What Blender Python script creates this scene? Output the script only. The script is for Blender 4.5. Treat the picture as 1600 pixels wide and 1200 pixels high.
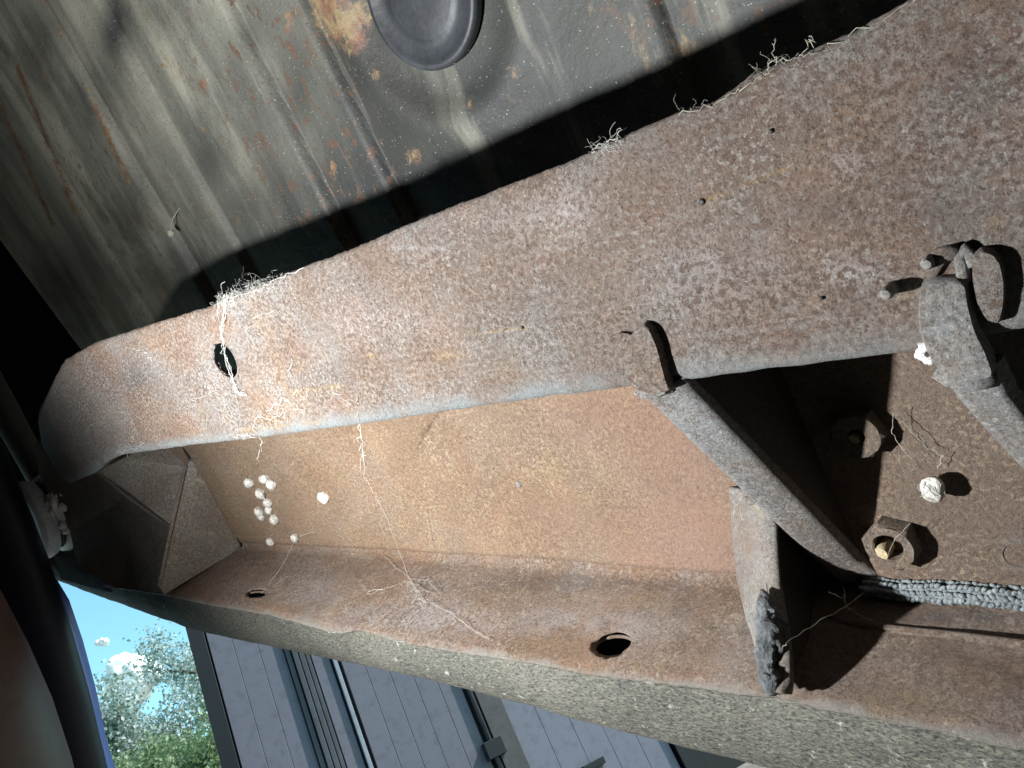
import bpy, bmesh, math, random
from mathutils import Vector, Matrix, noise
random.seed(7)
C = bpy.context.scene.collection
SC = bpy.context.scene
for o in list(bpy.data.objects): bpy.data.objects.remove(o)

# ------------------------------------------------------------------ frames
F = 1200.0                                   # focal length in photo pixels
CAM_Z = 0.62
def ray(px, py): return Vector(((px-800)/F, (600-py)/F, -1.0))
Rv = Vector((-1270, -200, -1200)).normalized()            # along the chassis rail
Vv = Vector((-1987, 5407, 1200)).normalized()             # up the rail section
Vv = (Vv - Rv*Vv.dot(Rv)).normalized()
Nv = Rv.cross(Vv)                                         # through the rail, away
Wz = Vector((-0.422, 0.803, -0.422)).normalized()         # true vertical
Wy = (Vector((0,0,-1)) - Wz*Vector((0,0,-1)).dot(Wz)).normalized()
Wx = Wy.cross(Wz)
M3 = Matrix((Wx, Wy, Wz))                                 # camera axes -> world
CAM = Vector((0, 0, CAM_Z))
RF = Matrix.Translation(CAM) @ (M3 @ Matrix((Rv, Vv, Nv)).transposed()).to_4x4()
RFI = RF.inverted()

# ------------------------------------------------------------------ camera
cd = bpy.data.cameras.new('camera'); cam = bpy.data.objects.new('camera', cd); C.objects.link(cam)
cd.sensor_width = 36; cd.lens = 27; cd.clip_start = 0.01; cd.clip_end = 3000
cam.matrix_world = Matrix.Translation(CAM) @ M3.to_4x4()
SC.camera = cam
SC.render.resolution_x = 1024; SC.render.resolution_y = 768

# ------------------------------------------------------------------ sky, sun, torch, exposure
SC.view_settings.view_transform = 'Standard'; SC.view_settings.look = 'None'
SC.view_settings.exposure = 0.75; SC.view_settings.gamma = 1.0
w = bpy.data.worlds.new('World'); SC.world = w; w.use_nodes = True
nt = w.node_tree; nt.nodes.clear()
SUN_EL, SUN_AZ = math.radians(42), math.radians(85)
sky = nt.nodes.new('ShaderNodeTexSky'); sky.sky_type = 'NISHITA'; sky.sun_disc = False
sky.sun_elevation = SUN_EL; sky.sun_rotation = SUN_AZ; sky.ozone_density = 1.0
bg = nt.nodes.new('ShaderNodeBackground'); bg.inputs[1].default_value = 0.15
wo = nt.nodes.new('ShaderNodeOutputWorld')
hs = nt.nodes.new('ShaderNodeMix'); hs.data_type = 'RGBA'; hs.blend_type = 'MULTIPLY'; hs.inputs[0].default_value = 1
hs.inputs[7].default_value = (.92, 1.36, 1.22, 1)
nt.links.new(sky.outputs[0], hs.inputs[6]); nt.links.new(hs.outputs[2], bg.inputs[0]); nt.links.new(bg.outputs[0], wo.inputs[0])
sl = bpy.data.lights.new('sun', 'SUN'); sl.energy = 4.5; sl.angle = math.radians(0.5); sl.color = (1, .95, .87)
so = bpy.data.objects.new('sun', sl); C.objects.link(so)
sd = Vector((math.sin(SUN_AZ)*math.cos(SUN_EL), math.cos(SUN_AZ)*math.cos(SUN_EL), math.sin(SUN_EL)))
so.rotation_euler = (-sd).to_track_quat('-Z', 'Y').to_euler(); so.location = (0, 0, 8)
# hand torch held off the left edge of the frame
TORCH = Vector((0.545, -0.080, -0.15)); AIM = Vector((0.26, 0.13, 0.39))
tl = bpy.data.lights.new('torch', 'SPOT'); tl.energy = 31; tl.spot_size = math.radians(160); tl.spot_blend = 0.85
tl.shadow_soft_size = 0.011; tl.color = (0.96, 0.985, 1.0)
to = bpy.data.objects.new('torch', tl); C.objects.link(to)
to.location = RF @ TORCH
to.rotation_euler = ((RF @ AIM) - (RF @ TORCH)).to_track_quat('-Z', 'Y').to_euler()

# ------------------------------------------------------------------ helpers
def on(px, py, axis, val):
    q = ray(px, py); c = Vector((q.dot(Rv), q.dot(Vv), q.dot(Nv)))
    return c * (val / c['rvn'.index(axis)])
def atd(px, py, d):
    q = ray(px, py)*d; return Vector((q.dot(Rv), q.dot(Vv), q.dot(Nv)))
def nz(p, s, o=0.0): return noise.noise(Vector((p[0]*s+o, p[1]*s+1.7*o, p[2]*s-o)))
def fb(p, s, o=0.0): return nz(p, s, o) + .5*nz(p, s*2.1, o+3) + .25*nz(p, s*4.3, o+9)
def interp(tab, x):
    if x <= tab[0][0]: return tab[0][1]
    for (a, b), (c, d) in zip(tab, tab[1:]):
        if x <= c: return b + (d-b)*(x-a)/(c-a if c != a else 1)
    return tab[-1][1]
def tag(o, label=None, cat=None, group=None, kind=None):
    if label: o['label'] = label
    if cat: o['category'] = cat
    if group: o['group'] = group
    if kind: o['kind'] = kind
    return o
def empty(name, mat, **k):
    o = bpy.data.objects.new(name, None); C.objects.link(o); o.empty_display_size = .02
    o.matrix_world = mat; return tag(o, **k)
def mk(name, vs, fs, mat, parent=None, mw=None, smooth=True, attr=None, solid=0, off=0, **k):
    me = bpy.data.meshes.new(name); me.from_pydata([tuple(v) for v in vs], [], fs)
    me.materials.append(mat); me.validate(); me.update()
    if smooth: me.shade_smooth()
    if smooth and name in ('nut','washer','bolt_end','lapped_tab','tongue','hooked_ear','rivet_stub','outer_disc'): me.set_sharp_from_angle(angle=math.radians(32))
    if attr is not None and len(attr) == len(me.vertices):
        a = me.attributes.new('wear', 'FLOAT', 'POINT'); a.data.foreach_set('value', attr)
    o = bpy.data.objects.new(name, me); C.objects.link(o)
    if parent is not None: o.parent = parent
    if mw is not None: o.matrix_world = mw
    if solid:
        s = o.modifiers.new('s', 'SOLIDIFY'); s.thickness = solid; s.offset = off
    return tag(o, **k)
def thing(name, vs, fs, mat, base, **k):
    "top-level mesh given in rail coordinates, origin at base"
    b = Vector(base)
    return mk(name, [Vector(v)-b for v in vs], fs, mat, mw=RF @ Matrix.Translation(b), **k)
def grid(nu, nv, fn, keep=None):
    vs, fs = [], []
    for i in range(nu):
        for j in range(nv): vs.append(Vector(fn(i/(nu-1), j/(nv-1))))
    for i in range(nu-1):
        for j in range(nv-1):
            a = i*nv+j; f = (a, a+1, a+nv+1, a+nv)
            if keep is None or keep(sum((vs[q] for q in f), Vector())/4): fs.append(f)
    return vs, fs
def tube(pts, rad, sides=6, cap=True, flat=1.0):
    pts = [Vector(p) for p in pts]; vs, fs = [], []
    n = len(pts); up = Vector((.13, .27, .95)).normalized()
    for i, p in enumerate(pts):
        t = (pts[min(i+1, n-1)] - pts[max(i-1, 0)])
        t = t.normalized() if t.length > 1e-9 else Vector((1, 0, 0))
        a = t.cross(up)
        a = a.normalized() if a.length > 1e-4 else t.orthogonal().normalized()
        b = t.cross(a)
        rr = rad[i] if isinstance(rad, (list, tuple)) else rad
        for s in range(sides):
            th = 2*math.pi*s/sides; vs.append(p + a*math.cos(th)*rr + b*math.sin(th)*rr*flat)
    for i in range(n-1):
        for s in range(sides):
            fs.append((i*sides+s, i*sides+(s+1) % sides, (i+1)*sides+(s+1) % sides, (i+1)*sides+s))
    if cap: fs.append(tuple(range(sides))[::-1]); fs.append(tuple((n-1)*sides+s for s in range(sides)))
    return vs, fs
def join(parts):
    V, Fc = [], []
    for vs, fs in parts:
        k = len(V); V += list(vs); Fc += [tuple(i+k for i in f) for f in fs]
    return V, Fc
def lathe(prof, axis, center, seg=40, xdir=None, cap=True):
    "prof: (radius, height along axis)"
    ax = Vector(axis).normalized(); a = ax.orthogonal().normalized() if xdir is None else Vector(xdir).normalized()
    b = ax.cross(a); vs, fs = [], []; c = Vector(center)
    for r_, h in prof:
        for s in range(seg):
            th = 2*math.pi*s/seg; vs.append(c + ax*h + (a*math.cos(th)+b*math.sin(th))*r_)
    for i in range(len(prof)-1):
        for s in range(seg): fs.append((i*seg+s, i*seg+(s+1) % seg, (i+1)*seg+(s+1) % seg, (i+1)*seg+s))
    if cap: fs.append(tuple(range(seg))[::-1]); fs.append(tuple((len(prof)-1)*seg+s for s in range(seg)))
    return vs, fs
def ball(c, r, seg=16, rings=10, nzamp=0, scale=(1,1,1), seed=0, ns=60):
    vs, fs = [], []
    c = Vector(c)
    for i in range(rings+1):
        ph = math.pi*i/rings
        for s in range(seg):
            th = 2*math.pi*s/seg
            d = Vector((math.sin(ph)*math.cos(th), math.sin(ph)*math.sin(th), math.cos(ph)))
            k = 1 + nzamp*fb(d*r, ns, seed)
            vs.append(c + Vector((d.x*scale[0], d.y*scale[1], d.z*scale[2]))*r*k)
    for i in range(rings):
        for s in range(seg): fs.append((i*seg+s, i*seg+(s+1) % seg, (i+1)*seg+(s+1) % seg, (i+1)*seg+s))
    return vs, fs
def box(lo, hi):
    x0, y0, z0 = lo; x1, y1, z1 = hi
    vs = [Vector(p) for p in ((x0,y0,z0),(x1,y0,z0),(x1,y1,z0),(x0,y1,z0),(x0,y0,z1),(x1,y0,z1),(x1,y1,z1),(x0,y1,z1))]
    return vs, [(0,3,2,1),(4,5,6,7),(0,1,5,4),(1,2,6,5),(2,3,7,6),(3,0,4,7)]
def slab(poly, thick):
    "flat polygon (list of Vector) extruded by the vector thick"
    n = len(poly); t = Vector(thick)
    return [Vector(p) for p in poly] + [Vector(p)+t for p in poly], \
        [tuple(range(n))[::-1], tuple(range(n, 2*n))] + [(i, (i+1) % n, (i+1) % n+n, i+n) for i in range(n)]

# ------------------------------------------------------------------ materials
class NT:
    def __init__(s, name):
        s.m = bpy.data.materials.new(name); s.m.use_nodes = True; s.t = s.m.node_tree; s.t.nodes.clear()
        s.out = s.t.nodes.new('ShaderNodeOutputMaterial'); s.b = s.t.nodes.new('ShaderNodeBsdfPrincipled')
        s.t.links.new(s.b.outputs[0], s.out.inputs[0])
        s.co = s.t.nodes.new('ShaderNodeTexCoord').outputs['Object']
    def link(s, a, b): s.t.links.new(a, b)
    def put(s, inp, v):
        if isinstance(v, bpy.types.NodeSocket): s.link(v, inp)
        elif isinstance(v, (tuple, list)): inp.default_value = (*v, 1) if len(v) == 3 and len(inp.default_value) == 4 else v
        else: inp.default_value = v
    def map(s, sc=(1,1,1), loc=(0,0,0), rot=(0,0,0)):
        n = s.t.nodes.new('ShaderNodeMapping'); s.link(s.co, n.inputs[0])
        n.inputs[1].default_value = loc; n.inputs[2].default_value = rot; n.inputs[3].default_value = sc; return n.outputs[0]
    def noise(s, sc, det=4, rough=.6, co=None, dist=0, col=False):
        n = s.t.nodes.new('ShaderNodeTexNoise'); s.link(co or s.co, n.inputs['Vector'])
        n.inputs['Scale'].default_value = sc; n.inputs['Detail'].default_value = det
        n.inputs['Roughness'].default_value = rough; n.inputs['Distortion'].default_value = dist
        return n.outputs['Color' if col else 'Fac']
    def voro(s, sc, co=None, feat='F1', out='Distance'):
        n = s.t.nodes.new('ShaderNodeTexVoronoi'); s.link(co or s.co, n.inputs['Vector']); n.feature = feat
        n.inputs['Scale'].default_value = sc; return n.outputs[out]
    def ramp(s, f, stops):
        n = s.t.nodes.new('ShaderNodeValToRGB'); s.link(f, n.inputs[0]); e = n.color_ramp.elements
        while len(e) < len(stops): e.new(.5)
        for q, (p, c) in zip(e, stops): q.position = p; q.color = (*c, 1) if isinstance(c, (tuple, list)) else (c, c, c, 1)
        return n.outputs[0]
    def mix(s, f, a, b, mode='MIX'):
        n = s.t.nodes.new('ShaderNodeMix'); n.data_type = 'RGBA'; n.blend_type = mode
        s.put(n.inputs[0], f); s.put(n.inputs[6], a); s.put(n.inputs[7], b); return n.outputs[2]
    def math(s, op, a, b=0.0, clamp=False):
        n = s.t.nodes.new('ShaderNodeMath'); n.operation = op; n.use_clamp = clamp; s.put(n.inputs[0], a); s.put(n.inputs[1], b); return n.outputs[0]
    def bump(s, h, st, dist, prev=None):
        n = s.t.nodes.new('ShaderNodeBump'); s.put(n.inputs['Height'], h); s.put(n.inputs['Strength'], st)
        n.inputs['Distance'].default_value = dist
        if prev is not None: s.link(prev, n.inputs['Normal'])
        return n.outputs[0]
    def attr(s, nm='wear'):
        n = s.t.nodes.new('ShaderNodeAttribute'); n.attribute_name = nm; return n.outputs['Fac']
    def sep(s):
        n = s.t.nodes.new('ShaderNodeSeparateXYZ'); s.link(s.co, n.inputs[0]); return n.outputs
    def fin(s, col, rough=.8, nrm=None, metal=0, spec=.35):
        s.put(s.b.inputs['Base Color'], col); s.put(s.b.inputs['Roughness'], rough); s.b.inputs['Metallic'].default_value = metal
        s.b.inputs['Specular IOR Level'].default_value = spec
        if nrm is not None: s.link(nrm, s.b.inputs['Normal'])
        return s.m

def rust(name, brown, red, pale, ochre, grey=(.22,.23,.24), greyamt=.5, speck=.5, bump=1.0, wearcol=None, fine=850, ochamt=.5, pits=.5, zone=None, zone2=None, attrs=False, redamt=.7):
    m = NT(name); k = lambda c, f: tuple(x*f for x in c)
    mid = m.noise(34, 8, .74); fn = m.noise(fine, 4, .7); fn2 = m.noise(fine*.46, 4, .6, m.map(loc=(3,1,7)))
    c = m.mix(m.ramp(mid, [(.40, 0), (.60, 1)]), brown, red)
    c = m.mix(m.ramp(m.noise(11, 9, .72, m.map(loc=(9,2,4))), [(.44, 0), (.60, greyamt)]), c, grey)
    c = m.mix(m.ramp(m.noise(19, 8, .76, m.map(loc=(1,8,3))), [(.53, 0), (.68, ochamt)]), c, ochre)
    c = m.mix(m.ramp(m.noise(6, 6, .65, dist=.5), [(.36, .45), (.60, 0)]), c, k(brown, .6))
    if zone: c = m.mix(m.ramp(m.math('ADD', m.sep()[0], m.math('MULTIPLY', mid, .06)), [(zone[0], zone[1]), (zone[0]+.06, 0)]), c, zone[2])
    if zone2: c = m.mix(m.ramp(m.math('ADD', m.sep()[0], m.math('MULTIPLY', m.noise(20, 5, .7), .16)), [(zone2[0]+.08, 0), (zone2[0]+.26, zone2[1])]), c, zone2[2])
    if attrs:
        c = m.mix(m.ramp(m.math('ADD', m.math('MULTIPLY', m.attr('ochre_stain'), .35), m.math('MULTIPLY', m.noise(110, 8, .82), .85)), [(.57, 0), (.80, .75)]), c, (.36,.24,.11))
        c = m.mix(m.math('MULTIPLY', m.attr('dark_stain'), m.ramp(m.noise(90, 6, .7), [(.30, .2), (.55, 1)])), c, (.07,.075,.085))
        c = m.mix(m.math('MULTIPLY', m.attr('pale_stain'), m.ramp(m.noise(70, 7, .75), [(.34, .1), (.60, 1)])), c, (.45,.42,.42))
    cl = m.ramp(m.noise(16, 6, .7, m.map(loc=(4,6,1))), [(.36, .12), (.60, 1)])
    rs = m.math('MULTIPLY', m.ramp(m.noise(fine*.40, 4, .62, m.map(loc=(8,3,3))), [(.50, 0), (.55, redamt)]), cl)
    c = m.mix(rs, c, k(red, .50))
    c = m.mix(m.ramp(fn, [(.35, .95), (.47, 0)]), c, k(brown, .30), 'MIX')
    cl2 = m.ramp(m.noise(21, 6, .7, m.map(loc=(5,5,1))), [(.38, .15), (.64, 1)])
    c = m.mix(m.math('MULTIPLY', m.ramp(fn2, [(.52, 0), (.62, .7)]), cl2), c, pale)
    c = m.mix(m.math('MULTIPLY', m.math('MULTIPLY', m.ramp(m.noise(fine*.75, 3, .6, m.map(loc=(2,2,9))), [(.60, 0), (.66, 1)]), cl2), speck), c, (.62,.60,.57))
    # hairline scratches running along the steel
    sc_ = m.ramp(m.noise(55, 3, .5, m.map(sc=(.10,1.6,1), rot=(0,0,.25), loc=(3,3,3))), [(.655, 0), (.67, .22), (.69, 0)])
    c = m.mix(sc_, c, pale)
    if wearcol is not None:
        wv = m.math('MULTIPLY', m.attr(), m.ramp(fn2, [(.25, .6), (.5, 1)]), True)
        c = m.mix(wv, c, wearcol)
    pit = m.ramp(m.voro(170), [(.05, 0), (.28, 1)])
    pm = m.ramp(m.noise(26, 4, .7, m.map(loc=(7,7,7))), [(.5, 0), (.60, pits)])
    n1 = m.bump(m.noise(48, 7, .72), .45*bump, .003)
    n2 = m.bump(pit, m.math('MULTIPLY', pm, bump*.8), .0012, n1)
    n2 = m.bump(rs, .55*bump, .0006, n2)
    n3 = m.bump(m.noise(470, 6, .85), 1.0*bump, .0020, n2)
    return m.fin(c, m.ramp(fn2, [(.3, .42), (.7, .85)]), n3, spec=.5)

M = {}
M['plate'] = rust('rust_plate', fine=800, brown=(.22,.160,.122), red=(.265,.166,.116), pale=(.38,.35,.315), ochre=(.36,.25,.13), grey=(.265,.26,.25), greyamt=.85, speck=.45, attrs=True, redamt=.9, bump=1.2, wearcol=(.23,.245,.245), pits=.8, zone2=(.78,.6,(.17,.15,.135)))
M['web'] = rust('rust_web', (.245,.160,.095), (.285,.175,.11), (.39,.30,.20), (.38,.27,.135), greyamt=.45, redamt=.65, grey=(.25,.21,.17), speck=.2, bump=1.0, wearcol=(.31,.185,.145), zone=(.165,.85,(.17,.125,.10)))
M['flange'] = rust('rust_flange', (.28,.185,.12), (.35,.21,.13), (.52,.45,.36), (.46,.34,.18), attrs=True, grey=(.36,.33,.32), greyamt=.5, speck=.35, bump=1.4, wearcol=(.33,.30,.26), pits=1)
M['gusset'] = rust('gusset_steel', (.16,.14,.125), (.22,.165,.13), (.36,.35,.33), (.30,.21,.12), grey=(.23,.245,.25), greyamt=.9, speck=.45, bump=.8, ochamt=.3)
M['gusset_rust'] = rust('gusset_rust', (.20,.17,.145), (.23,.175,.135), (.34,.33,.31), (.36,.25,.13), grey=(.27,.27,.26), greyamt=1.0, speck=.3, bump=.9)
M['gusset_dark'] = rust('gusset_dark_side', (.035,.026,.02), (.05,.035,.025), (.07,.06,.05), (.05,.035,.02), grey=(.04,.04,.04), speck=.1, bump=.5)  # unlit side of the gusset sheets, its shade painted near black
M['end'] = rust('end_plate_steel', (.145,.120,.098), (.18,.14,.11), (.30,.28,.25), (.30,.28,.18), grey=(.20,.20,.19), greyamt=.8, speck=.3, bump=.7, ochamt=.5)
M['gusset_left'] = rust('end_gusset_steel', (.25,.205,.165), (.28,.21,.16), (.44,.41,.37), (.50,.48,.30), redamt=.7, grey=(.33,.32,.30), greyamt=.9, speck=.4, bump=.7, ochamt=.8)
M['nut'] = rust('rusty_nut', (.13,.10,.075), (.19,.13,.09), (.30,.26,.21), (.30,.21,.10), speck=.2, bump=.8, fine=900)
M['pin'] = rust('pin_steel', (.20,.19,.18), (.24,.20,.17), (.36,.36,.36), (.3,.25,.15), speck=.2, bump=.5, fine=900)

def m_beam():
    m = NT('beam_undercoat')
    st = m.map(sc=(.38,1,1))
    fl = m.noise(620, 4, .75, st)
    c = m.mix(m.ramp(m.noise(10, 5, .6), [(.35, 0), (.65, 1)]), (.062,.062,.052), (.11,.105,.088))
    c = m.mix(m.ramp(fl, [(.47, 0), (.62, .7)]), c, (.19,.18,.135))
    c = m.mix(m.ramp(m.noise(800, 3, .7, m.map(sc=(.5,1,1), loc=(4,4,4))), [(.38, .9), (.50, 0)]), c, (.02,.021,.02))
    c = m.mix(m.ramp(m.noise(90, 5, .7, m.map(loc=(6,1,1))), [(.64, 0), (.70, .6)]), c, (.5,.49,.44))
    n = m.bump(m.noise(110, 5, .7, st), .6, .003); n = m.bump(fl, .9, .001, n)
    return m.fin(c, .8, n)
M['beam'] = m_beam()

def m_panel():
    m = NT('floor_panel_paint')
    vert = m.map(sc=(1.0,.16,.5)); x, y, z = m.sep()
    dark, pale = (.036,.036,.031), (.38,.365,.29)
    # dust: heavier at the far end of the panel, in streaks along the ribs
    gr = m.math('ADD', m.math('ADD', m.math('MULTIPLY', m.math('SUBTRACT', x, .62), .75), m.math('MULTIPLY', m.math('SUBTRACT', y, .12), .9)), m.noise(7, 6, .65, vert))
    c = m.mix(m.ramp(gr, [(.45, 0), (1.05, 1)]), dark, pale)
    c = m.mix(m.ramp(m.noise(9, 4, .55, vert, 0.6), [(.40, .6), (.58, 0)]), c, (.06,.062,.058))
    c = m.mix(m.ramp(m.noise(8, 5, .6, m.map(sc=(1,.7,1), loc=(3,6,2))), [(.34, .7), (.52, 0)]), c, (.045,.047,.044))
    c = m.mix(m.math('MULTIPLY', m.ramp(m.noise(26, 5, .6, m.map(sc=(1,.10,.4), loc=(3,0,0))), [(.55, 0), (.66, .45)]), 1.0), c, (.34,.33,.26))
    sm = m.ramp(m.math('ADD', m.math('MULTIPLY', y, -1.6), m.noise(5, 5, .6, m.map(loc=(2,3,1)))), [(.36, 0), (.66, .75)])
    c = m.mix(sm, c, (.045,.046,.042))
    tan = m.ramp(m.noise(11, 7, .75, m.map(sc=(1,.5,1), loc=(8,8,2))), [(.60, 0), (.68, .75)])
    c = m.mix(tan, c, (.26,.19,.10))
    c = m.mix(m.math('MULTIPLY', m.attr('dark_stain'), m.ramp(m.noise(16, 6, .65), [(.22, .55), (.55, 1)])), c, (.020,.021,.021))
    rst = m.ramp(m.math('ADD', m.math('MULTIPLY', m.attr('ochre_stain'), .31), m.math('MULTIPLY', m.noise(85, 8, .82), .85)), [(.58, 0), (.70, .88)])
    c = m.mix(rst, c, m.ramp(m.noise(50, 5, .7, m.map(loc=(2,2,2))), [(.42, (.24,.175,.09)), (.58, (.17,.078,.048))]))
    spots = m.math('MULTIPLY', m.ramp(m.noise(85, 4, .65, m.map(sc=(1,.6,1), loc=(1,4,2))), [(.575, 0), (.60, 1)]), m.ramp(m.noise(5, 3, .5, m.map(sc=(1,.2,1), loc=(2,5,0))), [(.46, 0), (.62, .8)]))
    c = m.mix(spots, c, (.10,.058,.036))
    line_ = m.math('MULTIPLY', m.ramp(m.noise(4.2, 2, .4, m.map(sc=(2.4,.02,.1), loc=(6.4,0,0))), [(.60, 0), (.63, 1)]), m.ramp(m.noise(40, 4, .7, m.map(sc=(1,.7,1))), [(.42, 0), (.56, .9)]))
    dots = m.ramp(m.noise(420, 2, .6), [(.685, 0), (.73, .6)])
    c = m.mix(dots, c, (.5,.5,.45))
    c = m.mix(m.ramp(m.noise(300, 3, .7, m.map(loc=(4,1,1))), [(.32, .5), (.42, 0)]), c, (.02,.02,.02))
    n = m.bump(m.noise(30, 5, .6), .25, .01); n = m.bump(m.noise(300, 3, .7), .3, .0015, n)
    return m.fin(c, .62, n, spec=.4)
M['panel'] = m_panel()
def plain(name, col, rough=.6, b=.3, sc=80, var=.35, metal=0, spec=.4, dist=.002):
    m = NT(name)
    c = m.mix(m.ramp(m.noise(sc*.2, 5, .65), [(.35, 0), (.65, 1)]), tuple(x*(1-var) for x in col), tuple(min(1, x*(1+var)) for x in col))
    c = m.mix(m.ramp(m.noise(sc*3, 3, .7), [(.35, .35), (.5, 0)]), c, tuple(x*.45 for x in col))
    return m.fin(c, rough, m.bump(m.noise(sc, 5, .65), b, dist), metal, spec)
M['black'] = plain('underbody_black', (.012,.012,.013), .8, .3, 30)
M['rubber'] = plain('plug_rubber', (.030,.033,.038), .5, .25, 90, .4)
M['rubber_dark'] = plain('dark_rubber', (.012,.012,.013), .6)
M['bush'] = plain('bushing_rubber', (.42,.44,.47), .55, .3, 60)
M['seal'] = plain('sealant', (.85,.85,.86), .7, .6, 120)
M['arm'] = plain('dark_arm', (.07,.065,.06), .7, .4, 60)
M['pillar'] = plain('dark_blue_paint', (.004,.006,.016), .5, .1, 20)
M['trim'] = plain('blue_trim', (.12,.18,.50), .35, .1, 20, .1)  # blue sky glow put into the strip's own colour
M['brown'] = plain('brown_boot', (.085,.052,.046), .5, .15, 15, .2)
M['egg'] = plain('egg_silk', (.50,.48,.43), .9, 1, 420, .3, dist=.001)
M['silk'] = plain('spider_silk', (.55,.54,.50), .9, 0, 100, .1)
M['silkb'] = plain('dusty_silk', (.34,.32,.26), .9, 0, 100, .25)
M['tar'] = plain('tar_lump', (.10,.108,.112), .6, 1.0, 320, .6, dist=.004)
M['rope'] = plain('rope_fibre', (.21,.235,.24), .9, .9, 500, .35)
M['boltpale'] = plain('corroded_bolt', (.50,.40,.24), .8, .8, 500, .35)
M['lint'] = plain('lint', (.7,.7,.68), .95, 1, 600, .15)
M['siding'] = plain('siding_paint', (.11,.108,.14), .5, .03, 4, .03)
M['siding_b'] = plain('pale_siding_paint', (.135,.135,.175), .5, .03, 4, .03)
M['trimdark'] = plain('dark_trim', (.005,.006,.009), .5, .05, 10)
M['channel'] = plain('door_channel', (.045,.048,.06), .45, .05, 10)
M['white'] = plain('white_trim', (.21,.23,.28), .5, .05, 10, .05)
M['jamb'] = plain('brown_jamb', (.055,.052,.055), .6, .1, 10)
M['bark'] = plain('bark', (.13,.10,.075), .9, .8, 8, .4, dist=.03)
M['gravel'] = plain('gravel', (.16,.15,.14), .95, 1, 30, .5, dist=.01)
def m_leaf(name, a, b_):
    m = NT(name); oi = m.t.nodes.new('ShaderNodeNewGeometry').outputs['Random Per Island']
    c = m.ramp(oi, [(0, a), (.6, b_), (1, tuple(min(1, x*1.6) for x in b_))])
    m.fin(c, .5); m.b.inputs['Transmission Weight'].default_value = 0
    tr = m.t.nodes.new('ShaderNodeBsdfTranslucent'); m.put(tr.inputs[0], m.mix(.5, c, (.35,.5,.15)))
    ms = m.t.nodes.new('ShaderNodeMixShader'); ms.inputs[0].default_value = .45
    m.link(m.b.outputs[0], ms.inputs[1]); m.link(tr.outputs[0], ms.inputs[2]); m.link(ms.outputs[0], m.out.inputs[0]); return m.m
M['leaf'] = m_leaf('leaves', (.09,.13,.08), (.20,.27,.16))
M['leafb'] = m_leaf('leaves_pale', (.16,.21,.22), (.38,.45,.48))

# ------------------------------------------------------------------ setting: ground
def ground():
    vs, fs = [], []
    rs = [0, 1, 2, 4, 8, 16, 40, 120, 400, 1500]; seg = 32
    vs.append(Vector((0,0,0)))
    for r_ in rs[1:]:
        for s in range(seg): vs.append(Vector((r_*math.cos(2*math.pi*s/seg), r_*math.sin(2*math.pi*s/seg), 0)))
    for s in range(seg): fs.append((0, 1+s, 1+(s+1) % seg))
    for i in range(len(rs)-2):
        for s in range(seg): fs.append((1+i*seg+s, 1+(i+1)*seg+s, 1+(i+1)*seg+(s+1) % seg, 1+i*seg+(s+1) % seg))
    mk('ground', vs, fs, M['gravel'], smooth=False, kind='structure')
ground()

def proj(p):
    q = Rv*p.x + Vv*p.y + Nv*p.z
    return (800 - q.x/q.z*F, 600 + q.y/q.z*F)
def stains(o, name, blobs, lines=()):
    "stain strength per vertex from soft ellipses (x,y,rx,ry[,k]) and strokes (x0,y0,x1,y1,width) traced off the photo, fixed to the surface"
    me = o.data; vals = []
    for v in me.vertices:
        x, y = proj(v.co); k = 0.0
        for b in blobs:
            d = ((x-b[0])/b[2])**2 + ((y-b[1])/b[3])**2
            if d < 4: k = max(k, (b[4] if len(b) > 4 else 1)*math.exp(-d*1.1))
        for x0, y0, x1, y1, w_ in lines:
            dx, dy = x1-x0, y1-y0; t = max(0, min(1, ((x-x0)*dx+(y-y0)*dy)/(dx*dx+dy*dy))); d = math.hypot(x-x0-dx*t, y-y0-dy*t)/w_
            if d < 2: k = max(k, math.exp(-d*d))
        vals.append(k)
    a = me.attributes.new(name, 'FLOAT', 'POINT'); a.data.foreach_set('value', vals)
# ------------------------------------------------------------------ traced edges on their planes
NP, NW = 0.29, 0.38
top_px = [(55,715),(57,670),(62,642),(80,606),(97,572),(103,563),(150,536),(250,504),(330,480),(430,437),(480,417),(560,388),(640,352),(800,290),(930,240),(1000,205),(1060,180),(1120,162),(1180,118),(1260,86),(1330,55),(1430,0),(1500,-45),(1640,-130),(1800,-230)]
bot_px = [(55,740),(110,752),(150,735),(168,718),(185,710),(290,695),(420,680),(560,661),(760,630),(990,600),(1060,592),(1200,574),(1440,543),(1530,520),(1600,508),(1800,470)]
def rtab(px, axis, val, comp):
    t = []
    for p in px:
        q = on(p[0], p[1], axis, val); t.append((q[0], q['rvn'.index(comp)]))
    return sorted(t)
TOP = rtab(top_px, 'n', NP, 'v'); BOT = rtab(bot_px, 'n', NP, 'v')
VF = -0.273
lip_px = [(40,868),(95,895),(150,912),(260,928),(330,943),(420,958),(500,980),(530,986),(560,982),(640,1003),(740,1020),(850,1036),(960,1056),(1010,1060),(1100,1072),(1200,1084),(1300,1105),(1400,1125),(1500,1145),(1640,1172),(1800,1200)]
LIP = rtab(lip_px, 'v', VF, 'n')
cor_px = [(180,835),(375,855),(600,868),(860,886),(1150,912),(1330,918),(1600,945),(1800,962)]
COR = rtab(cor_px, 'n', NW, 'v')

# chassis frame: everything welded or bolted together
frame = empty('chassis_frame', RF, label='rusty welded steel chassis rail with wide side plate, folded gussets and bolts', cat='vehicle chassis')
ID = dict(parent=frame)

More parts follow.
